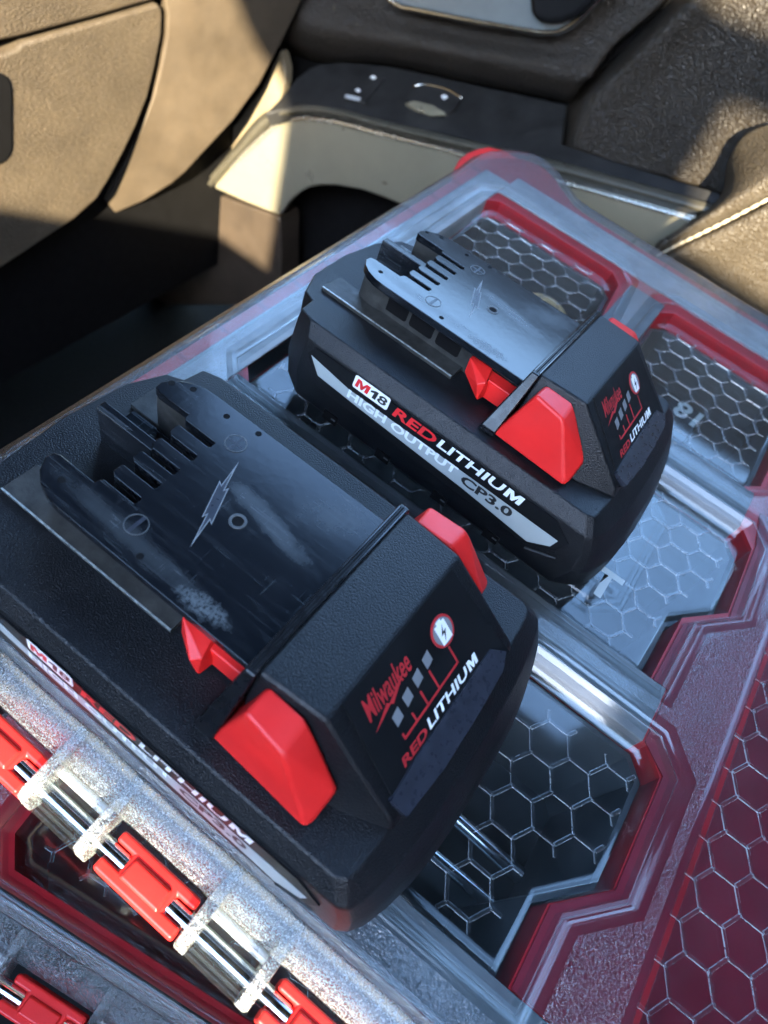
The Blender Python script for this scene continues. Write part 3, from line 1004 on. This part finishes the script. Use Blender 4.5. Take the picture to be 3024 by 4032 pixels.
    if first:
        # ---- moulded nameplate in the middle recess, with its raised name
        plate = [(-104, 135.7), (-9.5, 135.7), (-0.7, 126.6), (-0.2, 83.2), (-9.6, 74.4), (-104, 74.4), (-113, 83), (-113, 127)]
        bm = bmesh.new()
        prev = None
        for d, z in ((0, 0.05), (0.6, 1.3), (1.6, 1.3), (2.2, 2.4), (3.4, 2.4), (4.0, 3.0)):
            cur = [bm.verts.new((x, y, z)) for x, y in inset(plate, d)]
            if prev:
                for i in range(8):
                    bm.faces.new((prev[i], prev[(i + 1) % 8], cur[(i + 1) % 8], cur[i]))
            prev = cur
        bm.faces.new(prev)
        np_ = bm_obj('nameplate', bm, M['clearwall'], lid)
        text_mesh('raised_name', 'PACKOUT', -78, -4.5, 80, 92, ((0, 0, 0), (1, 0, 0), (0, 1, 0)), M['lgrey'], np_, 0.03, 0, 3.3)
        # ---- small ribs across the rim border
        for y in range(-20, 255, 19):
            box('border_rib', -159.6, -154.0, y, y + 1.0, RIM - 1.0, RIM + 0.12, M['clearwall'], lid)
        for x in range(-78, 150, 19):
            box('border_rib', x, x + 1.0, 259, 269.6, RIM - 1.0, RIM + 0.12, M['clearwall'], lid)
        bm = bmesh.new()
        add_box(bm, -153.2, -152.2, -30, 250, RIM - 0.4, RIM + 0.6)
        bm_obj('border_bead', bm, M['clearwall'], lid)
        box('border_bead', -100, 148, 256.6, 257.6, RIM - 0.4, RIM + 0.6, M['clearwall'], lid)

    # ---- red body: a block with a well under every recess, and a floor
    bm = bmesh.new()
    wells = []
    for nm, poly in CELL.items():
        if nm == 'right':
            w = [(43.5, 146), (137, 146), (137, -26), (43.5, -26)]
        else:
            w = inset(poly, 2.8)
        wells.append((nm, w))
    outl = inset(OUT_RIM, -1.5)
    top = [bm.verts.new((x, y if y > -36 else -35.0, 3.2)) for x, y in outl]
    hl = [[bm.verts.new((x, y, 3.2)) for x, y in w] for _, w in wells]
    fill(bm, [top] + hl, 0)
    for nm_w, lp in zip(wells, hl):
        zb = -58.0 if nm_w[0] != 'right' else -9.0
        bot = [bm.verts.new((v.co.x, v.co.y, zb)) for v in lp]
        for i in range(len(lp)):
            bm.faces.new((lp[i], lp[(i + 1) % len(lp)], bot[(i + 1) % len(lp)], bot[i]))
        bm.faces.new(bot)
    low = [bm.verts.new((v.co.x, v.co.y, -60.0)) for v in top]
    for i in range(len(top)):
        bm.faces.new((top[i], top[(i + 1) % len(top)], low[(i + 1) % len(top)], low[i]))
    bm.faces.new(low)
    bm_obj('body', bm, M['redbody'], root)
    if first:
        for x0, x1, y0, y1 in ((-156, -142.2, -36, 258), (-142, 148, -36.6, -22.4), (-142, 20, 48.0, 67.2), (-142, 20, 143.2, 163.2), (-65.4, -47.6, 163.4, 239)):
            box('added_backing', x0, x1, y0, y1, -5.4, 3.75, M['ribtray'] if x0 > -150 else M['tray'], root, 0.5)  # backing added under the lid, its grey carries the sheen
        box('added_backing', -141.8, 148, 246.5, 266, 3.3, 3.9, M['tray'], root)
        prism('border_shade_sheet', [(21.5, -22), (41.9, -22), (41.9, 155.6), (24.3, 155.6), (27.2, 140), (28.2, 104.5), (16.5, 91), (15.6, 67), (20.5, 67), (20.5, 48.5), (28.2, 43), (28.2, 10), (16.4, -2.6), (16.4, -22)], 3.3, 3.8, M['maroon'], root)  # added sheet, shade painted as a darker red
        box('well_shade_sheet', 43.7, 136.8, -25.8, 145.8, -8.9, -8.4, M['maroon'], root)  # added floor sheet, deeper red painted for shade
        box('added_backing', 27.5, 148, 156, 246.3, 3.3, 3.9, M['tray'], root)
    if first:
        box('added_backing', -156, 148, -36.5, -35.3, -58, -5.6, M['binblack'], root)  # added dark sheet hiding the sunlit red wall
    # ---- hinge: steel pin and red knuckles of the body
    cyl('hinge_pin', (-52.8, -1.6), 2.15, XL + 2, 148, M['steel'], root, 'x', 24, 0.2)
    for x0 in [-68.4 + 44.85 * i for i in range(-2 if first else -1, 5)]:
        x1 = x0 + 22.2
        H = [(x0, -48.2), (x1, -48.2), (x1, -50.7), (x1 - 4.7, -50.7), (x1 - 4.7, -54.4), (x1, -54.4), (x1, -57.3), (x0, -57.3), (x0, -54.4), (x0 + 4.9, -54.4), (x0 + 4.9, -50.7), (x0, -50.7)]
        kb = prism('hinge_knuckle', H, -7.0, 0.9, M['red'], root, bev=0.8, seg=3)
        hull('knuckle_pad', [(x0 + 6.0, -50.6, 1.0), (x1 - 6.0, -50.6, 1.0), (x0 + 5.6, -55.6, 1.0), (x1 - 5.6, -55.6, 1.0), (x0 + 6.4, -51.2, 1.6), (x1 - 6.4, -51.2, 1.6), (x0 + 6.2, -55.0, 1.6), (x1 - 6.2, -55.0, 1.6)], M['red'], kb, 0.3)
    # ---- red corner catch under the far left corner
    if first:
        prism('corner_catch', [(-168, 250), (-173, 260), (-176, 269), (-177, 278), (-176.3, 286), (-173.3, 295), (-166, 301), (-152, 301), (-140, 293), (-150, 270), (-160, 252)], -15, -4.5, M['red'], root, bev=2.5, seg=3)
    return root


upper = make_organizer('clear lidded red organizer case that the two batteries stand on', UPPER_CELLS)
lower = make_organizer('second clear lidded organizer case, lower, only its hinged edge showing at the bottom left corner',
                       {'front': [(-87, 51.2), (22.8, 51.2), (30.6, 43.6), (30.6, -25), (22, -33), (-87, -33), (-95, -24), (-95, 43)],
                        'middle': [(-87, 146.4), (22.7, 146.4), (29.4, 138.6), (30.4, 72), (22, 64.0), (-87, 64.0), (-95, 71), (-95, 139)]}, -116.0)
a = math.radians(9.0)
R2 = Matrix.Rotation(a, 4, 'Z')
p = R2 @ Vector((-68.3, -48.6, 0))
lower.matrix_world = Matrix.Translation((Vector((-75.4, -84.0, -69.0)) - p) * MM) @ R2

# ------------------------------------------------------------------ things inside the upper case
for nm, label in (('front', 'open black bin under the near recess of the clear lid'), ('middle', 'open black bin under the middle recess of the clear lid'),
                  ('far_left', 'open black bin under the far left recess beside red wall'), ('far_right', 'open black bin under the far right recess of the clear lid')):
    poly = inset(UPPER_CELLS[nm], 3.6)
    bm = bmesh.new()
    loops = [[bm.verts.new((x, y, z)) for x, y in inset(poly, d)] for d, z in ((0, -57.4), (0, -5), (1.6, -5), (3.2, -55.5))]
    for a_, b_ in zip(loops, loops[1:]):
        for i in range(len(a_)):
            bm.faces.new((a_[i], a_[(i + 1) % len(a_)], b_[(i + 1) % len(a_)], b_[i]))
    bm.faces.new(loops[0])
    bm.faces.new(loops[-1])
    tag(bm_obj('storage_bin', bm, M['binblack']), label, 'bin', 'black bins inside the organizer')

def item(o, label, cat, group=None):
    return tag(o, label, cat, group)


def packet(name, x, y, w, h, rot, z, mat, label, cat):
    bm = bmesh.new()
    add_prism(bm, [(-w / 2, -h / 2), (w / 2, -h / 2 + 1), (w / 2 - 1, h / 2), (-w / 2 + 1.5, h / 2 - 1)], 0, 5)
    for v in bm.verts:
        v.co.z += 1.5 * math.sin(v.co.x * 0.3) + 0.06 * v.co.y
    o = bm_obj(name, bm, mat)
    bevel(o, 1.2, 3)
    o.location = Vector((x, y, z)) * MM
    o.rotation_euler = (0.08, -0.05, rot)
    return item(o, label, cat)


packet('foil_packet', -110, 226, 34, 16, 0.1, -34, M['paper'], 'crumpled pale packet in the far left bin by the red wall', 'packet')
packet('card_packet', -84, 206, 30, 22, 0.4, -40, M['insert'], 'grey card packet lying low in the far left bin', 'packet')
cb = packet('label_card', -26, 214, 44, 30, -0.15, -30, M['blackprint'], 'black card with a white 18 lying in the far right bin', 'card')
text_mesh('lettering', '18', -20, -8, -12, -1, ((0, 0, 7.2), (-1, 0, 0.0), (0, -1, 0)), M['lgrey'], cb, 0.03, 0, 0.3)
packet('red_clip', -40, 196, 12, 9, 0.5, -26, M['red'], 'small red clip at the corner of the far right bin', 'clip')
bm = bmesh.new()
add_ring(bm, (0, 0), 11, 14.5, 0, 4)
o = bevel(bm_obj('tape_ring', bm, M['tan']), 0.8)
o.location = Vector((-92, 222, -28)) * MM
o.rotation_euler = (0.25, 0.1, 0)
item(o, 'tan ring of tape in the far left bin under the honeycomb', 'tape roll')
for i, (x0, x1, y, z) in enumerate(((-60, 21, 17, -44), (-70, 19, 4, -46), (-40, 22, -13, -45))):
    o = cyl('steel_rod', (0, 0), 2.6 - 0.5 * i, -(x1 - x0) / 2, (x1 - x0) / 2, M['steel'], None, 'x', 16)
    o.location = Vector(((x0 + x1) / 2, y, z)) * MM
    o.rotation_euler = (0, 0, 0.05 * (i - 1))
    item(o, ('thick steel rod lying furthest back in the near bin', 'middle steel rod lying in the near bin under the lid', 'thin steel rod lying closest to the hinge in the near bin')[i], 'rod', 'steel rods in the near bin')

# ------------------------------------------------------------------ car interior
# dashboard
dash = empty('dashboard', 'tan lit black dashboard with a closed glovebox at the upper left', 'dashboard', (-450, 300, -150))


def rel(root):
    def f(o):
        o.location = o.location - root.location
        return o
    return f


rd = rel(dash)
GP, GN = (-450, 300, 0), (1, 0, 0)
gb = rd(panel('glovebox_door', [(-420, 215), (10, 118), (36, 107), (50, 95), (200, 52), (330, 13), (342, 9), (350, 18), (352, 34), (350, 75), (336, 145), (320, 210), (294, 275), (265, 335), (238, 385), (210, 430), (160, 475), (100, 515), (50, 549), (0, 582), (-420, 790)], GP, GN, M['dash'], dash, 14, 2.5))
hn = panel('glovebox_pull', [(-60, 150), (0, 158), (16, 166), (23, 178), (26, 200), (27, 320), (22, 336), (10, 350), (-4, 357), (-60, 370)], (-448.6, 0, 0), GN, M['black'], gb, 3, 0.8)
rd(panel('dash_pad', [(-420, 190), (0, 91), (30, 85), (200, 40), (340, 0), (420, -60), (420, -200), (-420, -200)], GP, GN, M['dash'], dash, 20, 3))
SP0, SN = np.array((-452, 330, 0)), np.array((1.0, -0.42, 0))
rd(panel('dash_side', [(352, -40), (357, 8), (362, 30), (360, 80), (346, 150), (329, 216), (302, 285), (273, 345), (245, 396), (226, 432), (250, 462), (310, 436), (372, 398), (402, 372), (440, 330), (505, 260), (560, 185), (597, 115), (640, 30), (680, -60)], SP0, SN, M['dashside'], dash, 14, 2.0))
o = rd(box('dash_core', -620, -472, -300, 640, -330, 60, M['black'], dash))

# passenger door
door = empty('passenger_door', 'dark car door with silver trim, window switch and padded leather panels', 'car door', (-200, 430, -100))
rr = rel(door)
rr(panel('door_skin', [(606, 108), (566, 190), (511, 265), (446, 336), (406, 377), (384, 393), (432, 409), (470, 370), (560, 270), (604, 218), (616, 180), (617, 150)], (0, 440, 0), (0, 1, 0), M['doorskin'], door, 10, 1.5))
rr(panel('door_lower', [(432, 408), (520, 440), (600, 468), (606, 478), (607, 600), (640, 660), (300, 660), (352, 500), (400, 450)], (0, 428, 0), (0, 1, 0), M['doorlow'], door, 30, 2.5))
rr(box('door_core', -470, 500, 476, 520, -460, 215, M['black'], door))


def Yr(pts, y):
    return [at_y(px, py, y) for px, py in pts]


fo = [(440, 397), (500, 322), (575, 242), (640, 227), (725, 233), (830, 260), (1000, 299), (1150, 333), (1350, 386), (1552, 442)]
fm = [(446, 402), (512, 330), (582, 256), (642, 239), (725, 245), (830, 273), (1000, 313), (1150, 350), (1350, 404), (1545, 458)]
fi = [(458, 407), (548, 312), (600, 266), (650, 253), (725, 261), (830, 289), (1005, 333), (1150, 373), (1340, 425), (1520, 474)]
rr(loft('console_edge', [Yr(fo, 417), Yr(fm, 409), Yr(fi, 422)], M['frame'], door, 80, 11, 5))
rr(panel('silver_trim', [(458, 405), (500, 358), (550, 310), (575, 285), (600, 265), (622, 256), (650, 252), (690, 254), (725, 260), (830, 288), (1005, 332), (1220, 392), (1520, 474), (1420, 600), (1100, 540), (900, 455), (830, 428), (780, 410), (725, 401), (690, 401), (665, 406), (643, 418), (625, 436), (602, 466), (530, 437)], (0, 420, 0), (0, 1, 0), M['trim'], door, 8, 2.2, 4))
ta = [(500, 352), (548, 306), (575, 281), (600, 261), (622, 252), (650, 248), (690, 250), (725, 256), (830, 283), (1005, 327), (1220, 387), (1510, 470)]
rr(loft('trim_highlight_strip', [Yr([(x, y + 1) for x, y in ta], 424), Yr([(x, y + 4) for x, y in ta], 417), Yr([(x, y + 9) for x, y in ta], 416), Yr([(x, y + 15) for x, y in ta], 420.5)], M['trim_highlight'], door, 80, 13, 3))  # strip added for the bright line along the trim's top
# console top plane through its lip and its back edge
q0, q1, q2 = at_y(650, 229, 417), at_y(1545, 443, 417), at_y(830, 145, 468)
cn = np.cross(q1 - q0, q2 - q0)
rr(panel('switch_console', [(572, 246), (600, 218), (640, 170), (668, 148), (690, 138), (740, 133), (830, 140), (1000, 176), (1225, 226), (1212, 310), (1340, 352), (1470, 392), (1560, 418), (1556, 446), (1350, 389), (1150, 336), (1000, 302), (830, 263), (725, 236), (640, 230)], q0, cn, M['console'], door, 12, 1.2))
up_ = cn / np.linalg.norm(cn)
if np.dot(up_, CAM - q0) < 0:
    up_ = -up_
rr(panel('window_switch', [(876, 215), (900, 188), (930, 184), (965, 192), (996, 212), (984, 232), (962, 246), (930, 242), (895, 232)], q0 + up_ * 3.0, cn, M['console'], door, 5, 1.0))
rr(panel('switch_chrome', [(874, 222), (895, 217), (935, 226), (962, 243), (930, 245), (895, 234)], q0 + up_ * 5.0, cn, M['trim'], door, 3, 0.5))
rr(tube('switch_ring', [onplane(x, y, q0 + up_ * 3.2, cn) for x, y in ((893, 187), (910, 183), (940, 186), (970, 195), (998, 212))], 0.8, M['chrome'], door, 20))
rr(panel('switch_symbol', [(952, 207), (961, 204), (968, 209), (959, 215)], q0 + up_ * 3.4, cn, M['white'], door, 0.5, 0.1))
rr(panel('lock_button', [(742, 210), (790, 158), (833, 168), (788, 221)], q0 + up_ * 1.6, cn, M['console'], door, 3, 0.6))
rr(panel('lock_chrome', [(746, 203), (779, 210), (776, 217), (744, 210)], q0 + up_ * 2.6, cn, M['paper'], door, 1, 0.2))
for px in ((773, 194), (806, 166)):
    rr(panel('lock_symbol', [(px[0] - 7, px[1]), (px[0], px[1] - 4), (px[0] + 7, px[1] + 1), (px[0], px[1] + 5)], q0 + up_ * 2.0, cn, M['white'], door, 0.4, 0.1))
# padded upper panel
rr(loft('upper_pad', [Yr([(540, 60), (620, 110), (690, 135), (830, 139), (1010, 178), (1232, 224)], 472),
                      Yr([(550, 50), (640, 92), (720, 108), (860, 122), (1040, 160), (1245, 203)], 448),
                      Yr([(580, 0), (680, 45), (760, 62), (900, 90), (1080, 125), (1270, 165)], 440),
                      Yr([(620, -50), (720, -10), (800, 15), (930, 55), (1130, 90), (1310, 105)], 452),
                      Yr([(680, -140), (760, -100), (850, -60), (1000, 0), (1230, 20), (1420, 10)], 462),
                      Yr([(700, -240), (800, -220), (900, -180), (1050, -100), (1280, -90), (1500, -100)], 470)], M['leather'], door, 60, 50, 8))
rim = [(820, -60), (838, -8), (862, 12), (905, 22), (1000, 41), (1100, 59), (1180, 71), (1207, 69), (1238, 52), (1275, 18), (1330, -40)]
rr(panel('handle_insert', rim, (0, 443, 0), (0, 1, 0), M['insert'], door, 8, 1.0))
rr(tube('handle_rim', Yr(rim, 441), 2.0, M['chrome'], door, 70))
rr(panel('door_handle', [(1145, -60), (1141, 0), (1143, 26), (1150, 42), (1166, 52), (1186, 55), (1212, 52), (1245, 38), (1280, 8), (1310, -50)], (0, 434, 0), (0, 1, 0), M['label'], door, 16, 4.5, 4))
# leather panel on the right
rr(loft('leather_panel', [Yr([(1205, 316), (1226, 226), (1330, 122), (1475, -20), (1600, -140)], 474),
                          Yr([(1238, 322), (1268, 238), (1375, 126), (1520, -15), (1640, -130)], 447),
                          Yr([(1320, 350), (1360, 262), (1470, 130), (1600, -10), (1720, -120)], 456),
                          Yr([(1470, 392), (1500, 290), (1600, 160), (1720, 0), (1800, -100)], 452),
                          Yr([(1600, 430), (1640, 300), (1720, 190), (1830, 60), (1900, -60)], 440)], M['leather'], door, 60, 50, 8))

# armrest cushion with stitches, in front of the door
arm = empty('armrest', 'stitched leather armrest cushion at the right edge', 'armrest', (-50, 400, -30))
ra = rel(arm)
a3 = [(1405, 566), (1450, 540), (1560, 488), (1659, 436), (1760, 380)]
ra(loft('cushion', [Yr([(1500, 470), (1556, 428), (1574, 345), (1606, 292), (1780, 240)], 432),
                    Yr([(1470, 492), (1545, 440), (1612, 372), (1680, 320), (1780, 275)], 408),
                    Yr([(1440, 520), (1555, 448), (1640, 398), (1690, 370), (1780, 320)], 396),
                    Yr([(1415, 553), (1455, 530), (1560, 477), (1659, 425), (1770, 366)], 400),
                    Yr(a3, 405)], M['leather2'], arm, 60, 36, 6))
ra(loft('cushion_side', [Yr(a3, 405), Yr([(1402, 574), (1452, 549), (1562, 497), (1664, 446), (1770, 390)], 401),
                         Yr([(1410, 640), (1470, 620), (1570, 590), (1670, 560), (1780, 520)], 412), Yr([(1430, 800), (1500, 780), (1600, 760), (1700, 740), (1800, 720)], 440)], M['leather2'], arm, 50, 28, 6))
st = catmull(Yr([(1425, 549), (1470, 526), (1560, 482), (1659, 430), (1720, 397)], 398.5), 64)
proto = None
for i in range(0, 62, 4):
    a_, b_ = st[i], st[i + 1]
    mid, d = (a_ + b_) / 2, (b_ - a_)
    if proto is None:
        bm = bmesh.new()
        bmesh.ops.create_uvsphere(bm, u_segments=8, v_segments=6, radius=1.0)
        bmesh.ops.scale(bm, vec=(3.4, 1.0, 1.0), verts=bm.verts)
        o = bm_obj('stitch', bm, M['thread'], arm, True)
        proto = o
    else:
        o = proto.copy()
        COL.objects.link(o)
    o.matrix_local = Matrix.Translation(Vector(mid) * MM - arm.location) @ Vector(d).to_track_quat('X', 'Z').to_matrix().to_4x4()

# seat, floor, ground outside, and an unseen cabin shell invented to shape the light
struct(box('seat_cushion_wall', -210, 420, -520, 300, -330, -132, M['seat'], None, 25))
struct(box('cabin_floor', -620, 900, -900, 520, -470, -440, M['carpet']))
struct(box('added_ceiling', -729, 900, -470, 500, 820, 850, M['liner']))  # unseen roof slab, cut short on one side to admit sky
struct(box('rear_side_light_block', 501, 900, 476, 520, -460, 216, M['liner']))  # unseen panel added to darken the gauge panel's reflection
struct(box('pillar_light_block', 205, 900, 474, 521, 216.5, 819, M['liner']))  # unseen blocker, width set to keep sky out of lid reflections
struct(box('front_light_block', -760, -730, -905, 520, -470, 850, M['liner']))  # unseen slab added across the windshield opening to cut ambient light
struct(box('front_side_light_block', -729, -560, 474, 521, 60.5, 819, M['liner']))  # unseen panel closing the added shell
struct(box('back_light_block', 900, 930, -905, 520, -470, 850, M['liner']))  # unseen panel added to close off light from the rear
bm = bmesh.new()
add_box(bm, -700, 900, -935, -905, -470, 455)          # unseen slab whose top edge limits the sun patch
add_prism(bm, [(275, 455.5), (277, 530), (280, 635), (262, 655), (238, 676), (205, 735), (150, 819), (420, 819), (420, 501), (306, 501), (306, 455.5)], -935, -905, 'y')          # invented pillar, outlined to shade the door trim
add_box(bm, 420.5, 585, -935, -905, 501, 819)
add_box(bm, 585.2, 760, -935, -905, 501, 688)  # gap above it lets sun onto the armrest
add_box(bm, 585.2, 760, -935, -905, 796, 819)
add_box(bm, 760.2, 900, -935, -905, 501, 819)
add_box(bm, 480, 900, -935, -905, 455.5, 500.5)        # closes the slit left on purpose so sun reaches the hinge
struct(bm_obj('sun_mask_wall', bm, M['liner']))  # unseen wall invented to cut the sun into patches
me = bpy.data.meshes.new('ground')
g = 200.0
me.from_pydata([(-g, -g, -0.9), (g, -g, -0.9), (g, g, -0.9), (-g, g, -0.9)], [], [(0, 1, 2, 3)])
struct(link('ground', me, M['asphalt']))
